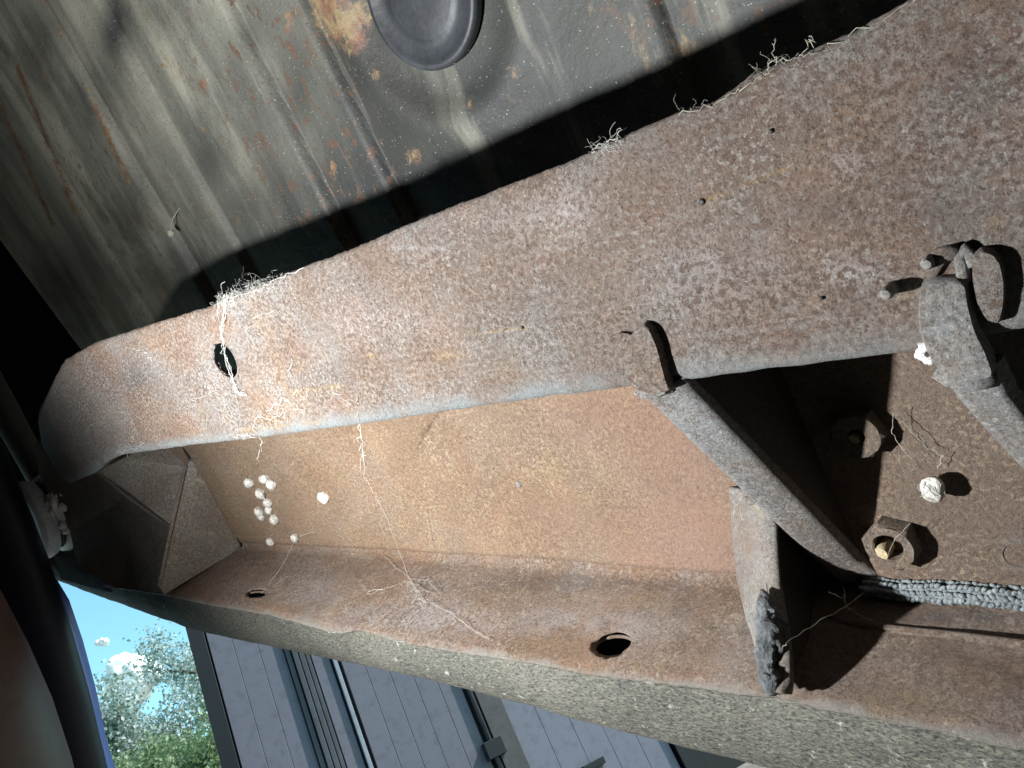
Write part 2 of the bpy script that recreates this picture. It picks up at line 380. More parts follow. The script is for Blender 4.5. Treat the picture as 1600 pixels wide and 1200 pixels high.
# wide plate with rolled lower edge and drift hole
RMAX = TOP[-1][0]
hc = (on(343,531,'n',NP) + on(365,592,'n',NP))/2
h1 = on(353,560,'n',NP); hr = 0.5*(on(343,531,'n',NP) - on(365,592,'n',NP)).length
hr_r = 0.5*abs(on(335,560,'n',NP)[0]-on(372,560,'n',NP)[0])
print('hole', hc, hr, hr_r, 'rmax', RMAX)
hr_v = hr*.96
R185 = on(172,712,'n',NP).x
def plate_fn(u, t):
    r_ = -0.07 + (RMAX-.002+0.07)*u
    b = interp(BOT, r_) ; tp = interp(TOP, r_)
    tp += .0006*nz((r_,0,0), 60) + .0006*nz((r_,0,0), 300)
    b += .0008*nz((r_,3,0), 60)
    tp = max(tp, b+.002)
    rho = min(.0045, (tp-b)*.3)*max(.08, min(1, (R185-r_)/.03))
    if t < .12:
        a = math.pi/2*(1 - t/.12)*1.25
        v = b + rho - rho*math.sin(min(a, math.pi/2)); n = NP + rho*(1-math.cos(min(a, math.pi/2))) + max(0, a-math.pi/2)*.02
    else:
        s = (t-.12)/.88; v = b+rho + (tp-b-rho)*s; n = NP
        if s > .96: n += (s-.96)*.05
    p = Vector((r_, v, n)); n += .0010*nz(p, 18) + .00015*fb(p, 160)
    if u > .93: n += (u-.93)*.35*(.5)
    d = math.hypot((p.x-hc.x)/hr_r, (p.y-hc.y)/hr_v)
    if .80 < d < 1.22:
        k = 1/d; p.x = hc.x+(p.x-hc.x)*k; v = hc.y+(p.y-hc.y)*k
    return (p.x, v, n)
def plate_keep(c): return math.hypot((c.x-hc.x)/hr_r, (c.y-hc.y)/hr_v) > .95
vs, fs = grid(620, 60, plate_fn, plate_keep)
wear = []
for p in vs:
    e = (p.y - interp(BOT, p.x)); k = max(0, 1 - e/.011); wear.append(min(1, k*1.3*(0.7+.8*nz(p, 60))))
po = mk('side_plate', vs, fs, M['plate'], attr=wear, solid=.004, off=0, label='wide rust speckled side plate with rolled grey lower edge', **ID)
stains(po, 'ochre_stain', [(700,555,30,22,.9),(585,555,14,10,.8),(420,655,40,10,.9),(1200,560,120,14,.7),(1400,455,60,40,.5),(1480,420,60,40,.8),(1010,560,40,30,.5),(1560,350,30,30,.7),(230,540,60,14,.5),(1440,530,70,20,.6)], [(455,612,540,600,6),(440,585,452,608,5),(1110,310,1205,272,6),(1205,272,1245,255,4),(380,672,520,655,5),(740,520,830,510,4)])
stains(po, 'dark_stain', [(215,588,30,26,.9),(110,680,60,70,.8),(1205,205,8,6,.9),(1530,120,60,70,.45),(520,590,60,20,.35),(1300,330,60,30,.3),(1470,330,80,40,.3)])
stains(po, 'pale_stain', [(1100,420,120,60,.5),(1340,420,50,18,.8),(880,330,60,40,.6),(850,110+230,90,40,.4),(1330,250,30,16,.6),(600,500,120,40,.35),(1100,560,60,20,.4)], [(610,387,700,387,2)])

# web
def web_fn(u, t):
    r_ = -0.12 + 1.105*u; lo = interp(COR, r_)+.009; p = Vector((r_, lo + (-0.05-lo)*t, NW))
    p.z += .0016*nz(p, 9) + .0004*fb(p, 90)
    return p
vs, fs = grid(400, 50, web_fn)
wear = [max(0, min(1, (1-abs(p.x-.27)/.11)*.42+.3*nz(p,14))) for p in vs]
mk('web_plate', vs, fs, M['web'], attr=wear, solid=.004, off=1, **ID)

# lower flange with two holes
fh1a, fh1b = on(931,1014,'v',VF), on(991,1011,'v',VF)
fh2a, fh2b = on(388,937,'v',VF), on(417,928,'v',VF)
def hole_spec(cx, cy, l, rt, tp_, bt):
    c = on(cx, cy, 'v', VF); rr = abs(on(l, cy, 'v', VF)[0]-on(rt, cy, 'v', VF)[0])/2; nn = abs(on(cx, tp_, 'v', VF)[2]-on(cx, bt, 'v', VF)[2])/2
    return c.x, c.z, rr, nn
H = [hole_spec(961,1014,930,992,996,1033), hole_spec(403,932,386,419,926,939)]
print('flange holes', H)
def fl_fn(u, t):
    r_ = -0.12 + 1.62*u; vc = interp(COR, r_); nl = interp(LIP, r_) + .0016*nz((r_,5,0), 40) + .0009*nz((r_,9,0), 160) + .0005*nz((r_,9,4), 420)
    rho = .011
    if t < .15:
        a = math.pi/2*t/.15; v = vc + rho*(1-math.sin(a)); n = NW - rho*(1-math.cos(a))
    else:
        s = (t-.15)/.85; n = NW-rho + (nl-NW+rho)*s; v = vc + (VF-vc)*s
        wob = math.sin(math.pi*s); v += wob*(.0028*nz((r_,0,n), 16)) + .0007*fb((r_,v,n), 75)
        if s > .93: v -= (s-.93)*.03
    for cx, cn, rr, nn in H:
        d = math.hypot((r_-cx)/rr, (n-cn)/nn)
        if .80 < d < 1.22: r_ = cx+(r_-cx)/d; n = cn+(n-cn)/d
    return (r_, v, n)
def fl_keep(c): return all(math.hypot((c.x-cx)/rr, (c.z-cn)/nn) > .95 for cx, cn, rr, nn in H)
vs, fs = grid(820, 54, fl_fn, fl_keep)
wear = []
for p in vs:
    e = p.z - interp(LIP, p.x); wear.append(max(0, min(1, 1.0 - e/.0035 + .9*nz(p, 50))))
mk('lower_flange', vs, fs, M['flange'], attr=wear, solid=.0018, off=0, **ID)
fo = bpy.data.objects['lower_flange']
stains(fo, 'ochre_stain', [(845,1000,30,22,1),(1000,1040,60,16,.7),(1450,1090,90,30,.6),(700,960,40,12,.4)])
stains(fo, 'dark_stain', [(500,895,200,16,.35),(900,915,260,16,.45),(130,900,90,30,.8),(1560,1150,50,20,.6),(1500,965,130,10,.5)])
stains(fo, 'pale_stain', [(640,965,140,22,.9),(900,975,160,20,.7),(480,925,80,20,.6),(1300,1070,60,20,.5)])

def onf(px, py, lift=0.0):
    v = VF
    for _ in range(6):
        p = on(px, py, 'v', v+lift); vc = interp(COR, p.x); nl = interp(LIP, p.x); s = max(0, min(1, (NW-.011-p.z)/(NW-.011-nl))); v = vc + (VF-vc)*s
    return on(px, py, 'v', v+lift)
# folded ridge and short sleeve bolt below the hole
pts = [onf(x, y, .001) for x, y in ((1292,962),(1330,974),(1400,984),(1500,995),(1620,1010),(1800,1030))]
vs, fs = tube(pts, [.0012,.0022,.0024,.0026,.0026,.0026], 8); mk('weld_ridge', vs, fs, M['flange'], **ID)
c = Vector((H[0][0], VF-.012, H[0][1]-.004)); vs, fs = lathe([(.001,.004),(.0075,.0035),(.0085,.001),(.0085,-.01)], (0,1,0), c, 20); mk('plug_bolt', vs, fs, M['flange'], **ID)
# dirt rim round the holes is geometry: a low raised collar
for cx, cn, rr, nn in H:
    P = [Vector((cx+rr*1.04*math.cos(a*math.pi/16), VF+.0012, cn+nn*1.04*math.sin(a*math.pi/16))) for a in range(33)]
    vs, fs = tube(P, .0011, 6, False); mk('hole_rim', vs, fs, M['flange'], **ID)
P = [Vector((hc.x+hr_r*math.cos(a*math.pi/20), hc.y+hr_v*math.sin(a*math.pi/20), NP-.0012)) for a in range(41)]
vs, fs = tube(P, .0012, 6, False); mk('hole_rim', vs, fs, M['plate'], **ID)

# lower beam under the flange lip
bb_px = [(40,880),(90,906),(200,948),(300,986),(420,1012),(560,1040),(700,1070),(800,1098),(900,1128),(1060,1170),(1180,1201),(1400,1262),(1640,1330),(1800,1375)]
bt = [(p[0], on(p[0], p[1], 'v', VF-.004)) for p in lip_px]; bbm = []
def ptab(tab, x):
    for (a, p), (c_, q) in zip(tab, tab[1:]):
        if x <= c_: return p + (q-p)*((x-a)/(c_-a))
    return tab[-1][1]
btn = sorted([(x, p.z) for x, p in bt])
bbm = [(x, on(x, y, 'n', interp(btn, x)+.004)) for x, y in bb_px]
def beam_fn(u, t):
    x = 40 + 1760*u; a = ptab(bt, x); b = ptab(bbm, x)
    if t < .75:
        s = t/.75; p = a + (b-a)*s; p = Vector(p); p.z -= .005*math.sin(math.pi*s) - .0015
        if s > .85: p.z += (s-.85)**2*.25
    else:
        s = (t-.75)/.25; p = Vector(b); p.z += .0056+.0015+.05*s; p.y -= .003*s
    k = fb(p, 45); p.z += .0009*k; p.y += .0007*nz(p, 30, 4)
    return p
vs, fs = grid(420, 40, beam_fn); mk('lower_beam', vs, fs, M['beam'], solid=.004, off=0, **ID)
# crumbling seam between flange lip and beam
pts = []
for i in range(260):
    x = 250+1400*i/259; p = ptab(bt, x).copy(); p.z -= .0008+.0012*nz((x*.02,1,1), 1); p.y += .0012*nz((x*.03,2,2), 1); pts.append(p)
vs, fs = tube(pts, [.0010+.0010*abs(nz((i*.13,0,0),1)) for i in range(260)], 6)
mk('seam_crust', vs, fs, plain('seam_crust', (.27,.25,.22), .9, 1, 300, .4), **ID)

vs, fs = box((-.12, -.306, .300), (1.05, -.303, .385)); mk('inner_liner', vs, fs, M['black'], smooth=False, **ID)  # black plate added so the flange holes read dark
# ------------------------------------------------------------------ gussets
def strap(Lp, Rp, curl=.006, n=60, m=14, amp=.00022):
    "folded front edge between two px polylines given as (x,y,n) triples; rolls back along its right side"
    def seq(P, u):
        k = u*(len(P)-1); i = min(int(k), len(P)-2); return P[i] + (P[i+1]-P[i])*(k-i)
    L = [on(x, y, 'n', q) for x, y, q in Lp]; Rr = [on(x, y, 'n', q) for x, y, q in Rp]
    d = (Rr[-1]-Rr[0]).normalized()
    def fn(u, t):
        a, b = seq(L, u), seq(Rr, u); wdt = (b-a); nrm = d.cross(wdt).normalized()
        if nrm.z < 0: nrm = -nrm
        if t < .7: p = a + wdt*(t/.7*.82)
        else:
            th = (t-.7)/.3*math.pi/2; p = a + wdt*(.82+.18*math.sin(th)) + nrm*curl*(1-math.cos(th))
        if t < .1: p = p + nrm*(.1-t)*.02
        return p + nrm*amp*fb(p, 130)
    return grid(n, m, fn), L, Rr
G1 = empty('gusset', Matrix.Identity(4)); G1.parent = frame; G1['label'] = 'diagonal folded gusset between side plate and web'
(vs, fs), L, Rr = strap([(988,600,.2885),(1305,905,.372),(1338,914,.3765)],
                        [(1066,592,.2885),(1345,876,.372),(1372,897,.3765)], curl=.0045)
mk('folded_edge', vs, fs, M['gusset'], parent=G1, solid=.003, off=0)
sh = [p+Vector((.0015,.001,.003)) for p in Rr[:-1]]+[Rr[-1]+Vector((.002,0,.003)), Vector((Rr[-1].x+.004, Rr[-1].y, NW-.0005)), Vector((Rr[0].x+.003, -.06, NW-.0005)), Vector((Rr[0].x+.003, -.06, NP+.006))]
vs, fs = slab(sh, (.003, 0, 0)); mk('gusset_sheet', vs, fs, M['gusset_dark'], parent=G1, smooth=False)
G2 = empty('gusset', Matrix.Identity(4)); G2.parent = frame; G2['label'] = 'lower gusset standing on the flange with black tar lump'
(vs, fs), L2, R2 = strap([(1137,760,.377),(1143,840,.377),(1150,908,.377),(1163,960,.350),(1182,1020,.320),(1200,1082,.2895)],
                         [(1195,770,.347),(1199,840,.343),(1203,910,.336),(1212,960,.322),(1220,1020,.303),(1222,1084,.2885)], curl=.006)
mk('folded_edge', vs, fs, M['gusset_rust'], parent=G2, solid=.003, off=0)
sh = [R2[0]+Vector((.002,.01,.006)), R2[2]+Vector((.002,0,.006)), R2[-1]+Vector((.002,.001,.006)), Vector((R2[-1].x+.006, VF+.0005, NW-.002)), Vector((R2[0].x+.004, -.18, NW-.0005))]
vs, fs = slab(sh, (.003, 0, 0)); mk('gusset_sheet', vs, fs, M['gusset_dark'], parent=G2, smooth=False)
tp = [on(x, y, 'n', q) for x, y, q in ((1190,922,.331),(1199,948,.323),(1206,980,.313),(1205,1012,.306),(1199,1040,.299),(1203,1062,.293),(1206,1088,.287))]
tr = [.0012,.0058,.0085,.0078,.0052,.0062,.002]; pp, rr_ = [], []
for i in range(6):
    for j in range(14): pp.append(tp[i].lerp(tp[i+1], j/14)); rr_.append(tr[i]+(tr[i+1]-tr[i])*j/14)
vs, fs = tube(pp, rr_, 48)
vs = [v + (v-pp[min(i//48, len(pp)-1)])*(.34*fb(v, 95, 2)+.15*nz(v, 420, 5)-.05) for i, v in enumerate(vs)]
mk('tar_lump', vs, fs, M['tar'], parent=G2)

# tongue of the first gusset pressed through the side plate
def tongue(outline, centre, h, mat, name, parent, ridge=1.0):
    P = [on(x, y, 'n', NP-.002) for x, y in outline]; c0 = on(*centre, 'n', NP-.002); n = len(P); vs, fs = [], []
    rings = [(1.03, -.2), (1.0, .35), (.965, .85), (.92, 1.0), (.75, 1.03), (.5, 1.04), (.2, 1.05)]
    dens = []
    for i in range(n):
        for k in range(4): dens.append(P[i].lerp(P[(i+1) % n], k/4))
    for _ in range(1): dens = [(dens[i-1]+dens[i]*2+dens[(i+1) % len(dens)])/4 for i in range(len(dens))]
    N = len(dens)
    for s, hh in rings:
        for p in dens:
            q = c0 + (p-c0)*s; q.z = NP - .0022 - h*hh + .0005*fb(q, 110); vs.append(q)
    for i in range(len(rings)-1):
        for s in range(N): fs.append((i*N+s, i*N+(s+1) % N, (i+1)*N+(s+1) % N, (i+1)*N+s))
    fs.append(tuple((len(rings)-1)*N+s for s in range(N)))
    return mk(name, vs, fs, mat, parent=parent)
tongue([(984,530),(998,510),(1012,500),(1024,508),(1034,530),(1042,560),(1050,590),(1056,606),(1028,612),(998,606),(985,585),(980,560)], (1014,556), .0048, M['plate'], 'tongue', G1)
tongue([(962,523),(972,517),(990,520),(992,530),(975,534)], (977,525), .002, M['plate'], 'weld_bead', G1)
vs, fs = ball(on(1022, 607, 'n', .2885), .0085, 40, 26, .22, (1.25,.55,.45), 21, 160); mk('weld_bead', vs, fs, M['gusset'], parent=G1)
vs, fs = ball(on(1172, 782, 'n', .352), .004, 36, 24, .25, (1.2,.6,.5), 25, 200); mk('weld_bead', vs, fs, M['gusset'], parent=G2)

# right hand gusset with lapped tab and hook
G3 = empty('gusset', Matrix.Identity(4)); G3.parent = frame; G3['label'] = 'grey gusset strap at right with lapped tab and hooked ear'
(vs, fs), L3, R3 = strap([(1462,562,.287),(1500,622,.292),(1560,690,.300),(1640,775,.312),(1800,930,.33)],
                         [(1556,572,.287),(1580,622,.292),(1640,700,.300),(1740,800,.312),(1900,930,.33)])
mk('folded_edge', vs, fs, M['gusset'], parent=G3, solid=.003, off=0)
sh = [R3[0]+Vector((.0015,0,.004)), R3[2]+Vector((.0015,0,.006)), R3[-1]+Vector((.002,0,.003)), Vector((R3[-1].x+.004, R3[-1].y, NW-.0005)), Vector((R3[0].x+.003, -.06, NW-.0005)), Vector((R3[0].x+.003, -.06, NP+.006))]
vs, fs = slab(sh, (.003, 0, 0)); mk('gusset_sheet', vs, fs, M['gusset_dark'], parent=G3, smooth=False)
tongue([(1442,438),(1462,430),(1500,428),(1514,432),(1520,470),(1530,510),(1548,545),(1562,585),(1520,592),(1470,572),(1448,535),(1438,490)], (1492,505), .006, M['gusset'], 'lapped_tab', G3)
tongue([(1522,392),(1535,384),(1556,388),(1568,405),(1574,440),(1572,475),(1565,502),(1545,498),(1530,470),(1522,430)], (1547,440), .0045, M['plate'], 'hooked_ear', G3)
vs, fs = tube([on(x, y, 'n', .286-.0005) for x, y in ((1462,578),(1490,590),(1520,594),(1560,590))], [.003,.0042,.004,.003], 12); mk('weld_bead', vs, fs, M['gusset'], parent=G3)
pts = [on(x, y, 'n', NP-.004) for x, y in ((1506,440),(1504,415),(1500,400),(1508,388),(1516,398),(1522,415))]
vs, fs = tube(pts, .0022, 8); mk('weld_bead', vs, fs, M['gusset'], parent=G3)
pts = [on(x, y, 'n', NP-.003) for x, y in ((1452,425),(1470,398),(1500,392))]
vs, fs = tube(pts, .003, 8); mk('weld_bead', vs, fs, M['plate'], parent=G3)
vs, fs = ball(on(1449, 551, 'n', NP-.004), .0035, 20, 14, .5, (1.1,1,1), 4, 500)
thing('lint_tuft', vs, fs, M['lint'], on(1449, 551, 'n', NP), label='small white fluffy lump in the corner where grey right strap meets the side plate', cat='lint')

# end gusset and closing plates at the far left
G4 = empty('gusset', Matrix.Identity(4)); G4.parent = frame; G4['label'] = 'far left end gusset, grey with pale stains'
a = [atd(291,727,.905), atd(300,717,.905), atd(316,713,.915), atd(377,856,.925), atd(258,928,.875), atd(249,915,.873)]
vs, fs = slab(a, (.003,0,0)); mk('gusset_sheet', vs, fs, M['gusset_left'], parent=G4, smooth=False)
vs, fs = tube([atd(288,697,.915), atd(296,717,.908), atd(318,712,.912), atd(349,784,.914), atd(378,855,.918)], [.003,.002,.0012,.0012,.0012], 6); mk('gap_joint', vs, fs, M['rubber_dark'], parent=G4)  # dark tube added for the shadow in the gap
vs, fs = tube([a[0], (a[0]+a[5])/2+Vector((0,.0,-.001)), a[5]], .0022, 8); mk('folded_edge', vs, fs, M['gusset_left'], parent=G4)
P = [(56,690,.985),(180,700,.965),(300,680,.965),(298,715,.95),(270,815,.93),(256,926,.895),(180,918,.94),(122,884,.975),(112,830,.99),(66,748,.99)]
pts = [atd(*p) for p in P]; c0 = sum(pts, Vector())/len(pts)
vs, fs = [c0]+pts, [(0, 1+i, 1+(i+1) % len(pts)) for i in range(len(pts))]
mk('end_plate', vs, fs, M['end'], smooth=False, solid=.004, off=0, **ID)
P = [(140,704,.945),(292,690,.945),(288,730,.925),(268,821,.905),(200,768,.93),(155,738,.94)]
pts = [atd(*p) for p in P]; vs, fs = slab(pts, atd(800,600,.006)-atd(800,600,0)); mk('corner_plate', vs, fs, M['gusset_left'], smooth=False, **ID)
pts = [atd(x, y, .915+.03*(268-x)/132) for x, y in ((136,706),(150,736),(200,776),(268,824))]; vs, fs = tube(pts, .0022, 8); mk('plate_fold', vs, fs, M['end'], **ID)
# bent bracket foot along lower left
P = [(85,868,1.06),(175,872,1.04),(255,905,1.0),(258,935,.99),(170,925,1.03),(95,905,1.06)]
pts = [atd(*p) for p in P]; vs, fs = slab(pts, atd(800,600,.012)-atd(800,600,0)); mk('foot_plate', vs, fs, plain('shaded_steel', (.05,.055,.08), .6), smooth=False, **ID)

# nuts, bolts, pins
def hexnut(px, py, R_, hgt, hole, rodp, rodr, rot=0, label=None, tilt=(0,0)):
    b = on(px, py, 'n', NW-hgt); b.z = NW-.001; seg = 6
    g = empty('bolt', Matrix.Identity(4)); g.parent = frame
    if label: g['label'] = label
    vs, fs = [], []
    ax = Vector((tilt[0], tilt[1], -1)).normalized(); X = Vector((math.cos(rot), math.sin(rot), 0)); X = (X-ax*X.dot(ax)).normalized(); Y = ax.cross(X)
    S = 48
    def hexr(th): k = (th % (math.pi/3)) - math.pi/6; return math.cos(math.pi/6)/math.cos(k)
    prof = [('h', 1.0, 0), ('h', 1.0, hgt*.86), ('m', .97, hgt*.95), ('c', .86, hgt), ('c', hole/R_*1.12, hgt), ('c', hole/R_, hgt*.93), ('c', hole/R_, hgt*.15)]
    for kind, k, h in prof:
        for s in range(S):
            th = 2*math.pi*s/S; rr = R_*k*(hexr(th) if kind == 'h' else min(hexr(th), .93) if kind == 'm' else 1)
            if kind == 'c' and k == .86: rr = R_*.86
            p = b + ax*h + X*math.cos(th)*rr + Y*math.sin(th)*rr; p += Vector((1,1,1))*.0004*nz(p, 260); vs.append(p)
    for i in range(len(prof)-1):
        for s in range(S): fs.append((i*S+s, i*S+(s+1) % S, (i+1)*S+(s+1) % S, (i+1)*S+s))
    mk('nut', vs, fs, M['nut'], parent=g)
    vs, fs = lathe([(R_*1.12, 0), (R_*1.12, .0015), (R_*.9, .002)], ax, b, 32); mk('washer', vs, fs, M['nut'], parent=g)
    rb = on(rodp[0], rodp[1], 'n', NW-hgt*1.0); rb.z = NW
    vs, fs = lathe([(rodr, 0), (rodr, hgt*.85), (rodr*.8, hgt*1.02), (rodr*.3, hgt*1.05)], ax, rb, 16); mk('bolt_end', vs, fs, M['boltpale'], parent=g)
hexnut(1391, 856, .0142, .013, .0072, (1378,866), .0045, .3, 'lit open nut with pale bolt end beside the gusset foot', (.05, 0))
hexnut(1338, 682, .0135, .012, .004, (1334,690), .0040, .1, 'nut in the gusset shadow')
b = on(1592, 866, 'n', NW-.003); b.z = NW-.001
g = empty('bolt', Matrix.Identity(4)); g.parent = frame; g['label'] = 'round washer and bolt head at the right edge'
vs, fs = lathe([(.0155,0),(.0155,.0022),(.012,.0028),(.0105,.0018),(.0095,.0032),(.0065,.0036),(.006,.0026),(.002,.003)], (0,0,-1), b, 40); mk('washer', vs, fs, M['nut'], parent=g)
for (x, y, x2, y2, r_, hh) in ((1383,461,1383,461,.0024,.011), (1447,414,1447,414,.0022,.009), (1014,477,1014,477,.0011,.002), (809,758,809,758,.0026,.004)):
    n0 = NW if y == 758 else NP
    b = on(x, y, 'n', n0-hh); b.z = n0
    vs, fs = lathe([(r_, 0), (r_, hh*.8), (r_*.7, hh), (r_*.2, hh*1.03)], (0,0,-1), b, 14); mk('rivet_stub', vs, fs, M['pin'], **ID)
for (x, y, r_, n0) in ((1097,315,.0014,NP), (1205,205,.0009,NP), (816,512,.0009,NP), (1284,466,.0008,NP), (968,525,.0013,NP), (345,1010,.001,NP)):
    if y > 700: continue
    b = on(x, y, 'n', n0-.0022); vs, fs = lathe([(r_, 0), (r_*.9, .0004), (r_*.4,.0006)], (0,0,-1), b, 9); mk('pit', vs, fs, M['rubber_dark'], **ID)

# ------------------------------------------------------------------ body floor panel behind, with rubber plug
PN0, PSL = 0.545, -0.12
def pan(px, py):
    q = ray(px, py); c = Vector((q.dot(Rv), q.dot(Vv), q.dot(Nv))); t = PN0/(c.z - PSL*c.y); return c*t
ribs = [(1055,120,.006),(558,200,.009),(446,200,.011),(315,300,.007),(178,220,.010),(95,280,.008),(20,300,.006),(800,200,.0)]
rib_r = sorted([(pan(x, y).x, a) for x, y, a in ribs if a > 0]); print('ribs', rib_r)
PCX = pan(663, 2)
def prof(r_, v):
    d = math.hypot(r_-PCX.x, v-PCX.y); n = -.007*math.exp(-((d-.098)/.018)**2) + .006*(1/(1+math.exp((d-.085)/.008)))
    for rr, a in rib_r:
        d = r_ - rr - .004*nz((rr*9, v*1.2, 0), 1)
        # crisp step on one side fading out on the other
        if d < 0: n += 1.5*a*math.exp(d/.05)*(1 if d < -.010 else (-d/.010)**2*(3+2*d/.010))
    return n
slot = pan(188, 30)
def panel_fn(u, t):
    v = -.30 + 1.3*t; rm = PE0.x + (PE1.x-PE0.x)*(v-PE0.y)/(PE1.y-PE0.y)
    r_ = -.35 + (rm+.35)*u
    n = PN0 + PSL*v + prof(r_, v) + .002*nz((r_, v, 0), 6)
    return (r_, v, n)
PE0 = pan(120, 532); PE1 = pan(0, 370); print('PE', PE0, PE1)
vs, fs = grid(620, 250, panel_fn)
fp = empty('floor_panel', RF, label='dusty grey green body floor panel with pressed ribs, rust streaks and black shadow', cat='floor panel')
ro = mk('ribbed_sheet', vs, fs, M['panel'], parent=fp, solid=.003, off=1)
stains(ro, 'dark_stain', [(185,45,34,95,1),(70,60,30,90,.6),(250,20,50,60,.5),(330,250,50,60,.55),(395,320,60,60,.5),(560,290,60,70,.6),(610,240,40,80,.45),(215,330,40,60,.6),(300,430,120,50,.7),(570,110,25,50,.5),(470,140,20,70,.5),(120,420,80,60,.5),(880,150,200,50,.8),(700,280,260,50,.8),(480,370,120,45,.8),(850,60,60,50,.4),(390,60,30,60,.5)])  # soot blotches, a painted dark slot, and shade painted along the plate's shadow band
stains(ro, 'ochre_stain', [(540,30,60,50,1),(520,10,50,40,1),(560,60,30,30,1),(505,45,22,25,.8),(455,40,10,40,.9),(590,112,12,16,.9),(803,112,12,15,.9),(737,163,9,14,.8),(258,103,14,7,1),(240,125,9,8,.8),(322,128,8,16,1),(286,110,5,18,.8),(320,200,7,8,.8),(362,88,8,12,.7),(650,240,16,24,.8),(525,265,9,30,.9),(375,340,8,18,.7)], [(136,135,205,285,4.5),(30,100,120,330,6),(5,165,85,350,5),(70,0,100,60,4)])
pc = pan(663, -8); pn = Vector((0, PSL, -1)).normalized()*1.0; pn = Vector((0, -PSL*-1, -1)).normalized()
prd = (pan(663, 97)-pc).length; pr2 = abs(pan(755, 2).x-pan(570, 2).x)/2; print('plug', pc, prd, pr2)
pr = (prd+pr2)/2
# pressed ring round the plug
bpc = pc + Vector((0,0,-.004))
vs, fs = lathe([(pr*1.05,-.004),(pr*1.05,.0015),(pr*1.03,.004),(pr*.99,.0052),(pr*.94,.0048),(pr*.90,.0030),(pr*.74,.0015),(pr*.66,.0012),(pr*.62,.0024),(pr*.58,.0030),(pr*.2,.0028)], (0,-.12,-1), bpc, 72)
mk('rubber_plug', vs, fs, M['rubber'], parent=fp)
vs, fs = ball(pan(278,361)+Vector((0,0,-.01)), .005, 12, 8, .3, (1,1,1), 2, 200)
v2 = tube([pan(278,358)+Vector((0,0,-.01)), pan(276,340)+Vector((0,0,-.006)), pan(279,325)+Vector((0,0,.002))], .0009, 4)
vs, fs = join([(vs, fs), v2]); thing('egg_sac', vs, fs, M['silkb'], pan(278,361), label='tiny tan egg sac hanging by a thread on the ribbed floor panel', cat='egg sac')

# unseen black boxes added to block sky light, and the end bulkhead
ub = empty('underbody', RF, label='black underbody of the vehicle closing off the top and far left in darkness', cat='vehicle body')
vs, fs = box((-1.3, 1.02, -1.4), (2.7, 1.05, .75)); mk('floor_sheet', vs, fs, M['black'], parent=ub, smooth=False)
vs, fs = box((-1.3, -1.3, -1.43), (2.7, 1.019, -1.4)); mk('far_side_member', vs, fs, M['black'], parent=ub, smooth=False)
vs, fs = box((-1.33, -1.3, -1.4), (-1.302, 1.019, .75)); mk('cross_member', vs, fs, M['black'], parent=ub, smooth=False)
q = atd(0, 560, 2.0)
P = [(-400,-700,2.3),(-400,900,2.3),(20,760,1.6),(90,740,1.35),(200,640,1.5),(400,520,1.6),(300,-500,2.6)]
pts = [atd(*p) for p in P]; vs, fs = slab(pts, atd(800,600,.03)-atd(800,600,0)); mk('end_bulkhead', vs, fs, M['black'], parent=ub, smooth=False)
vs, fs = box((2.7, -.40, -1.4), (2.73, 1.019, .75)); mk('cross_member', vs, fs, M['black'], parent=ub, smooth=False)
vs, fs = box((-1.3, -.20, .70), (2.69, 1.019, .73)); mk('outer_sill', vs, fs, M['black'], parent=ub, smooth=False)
# faint arm leading down to the bushing
pts = [atd(-60, 520, 1.15), atd(0, 630, 1.10), atd(45, 712, 1.07), atd(72, 770, 1.06)]
vs, fs = tube(pts, [.034,.032,.028,.022], 14, flat=.6)
thing('suspension_arm', vs, fs, M['arm'], pts[3], label='dark steel arm running down to the round bushing at the left edge', cat='arm')
# bushing
bu = atd(72, 806, 1.03); ax = Vector((.86, .38, -1.1))          # camera axes
axr = Vector((ax.dot(Rv), ax.dot(Vv), ax.dot(Nv))).normalized()
bo = empty('bushing', RF @ Matrix.Translation(bu), label='grey rubber bushing with white sealant squeezed out at the left end of the rail', cat='bushing')
Z = Vector((0,0,0)); k = .052
vs, fs = lathe([(k*.5,-.026),(k*.86,-.026),(k*1.0,-.021),(k*1.05,-.014),(k*1.0,-.006),(k*.9,-.004)], axr, Z, 48); mk('outer_disc', vs, fs, M['bush'], parent=bo)
vs, fs = lathe([(k*.9,-.004),(k*.9,.004)], axr, Z, 48); mk('rubber_ring', vs, fs, M['rubber_dark'], parent=bo)
vs, fs = lathe([(k*.9,.003),(k*1.02,.005),(k*1.06,.011),(k*.98,.018),(k*.6,.02)], axr, Z, 48); mk('inner_disc', vs, fs, plain('pale_rubber', (.6,.61,.63), .5), parent=bo)
lump = [ball(atd(99, 797, 1.0)-bu, .021, 40, 28, .30, (.75,1.35,.8), 5, 90)]
for i in range(9):
    x, y = random.uniform(88,112), random.uniform(768,832); lump.append(ball(atd(x-1, y, .985+.02*random.random())-bu, random.uniform(.004,.008), 24, 16, .4, (1,1,1), i, 120))
vs, fs = join(lump); mk('sealant', vs, fs, M['seal'], parent=bo)

# dark body pillar with blue glow painted on an added trim, and brown boot
pl = empty('body_pillar', RF, label='black body pillar at lower left with a thin bright blue lit edge', cat='body pillar')
def pan_px(P, d): return [atd(x, y, d) for x, y in P]
right = [(-40,640),(6,700),(24,748),(46,800),(62,842),(74,872),(86,908),(112,990),(140,1090),(166,1200),(190,1300)]
left = [(-200,640),(-180,1300)]
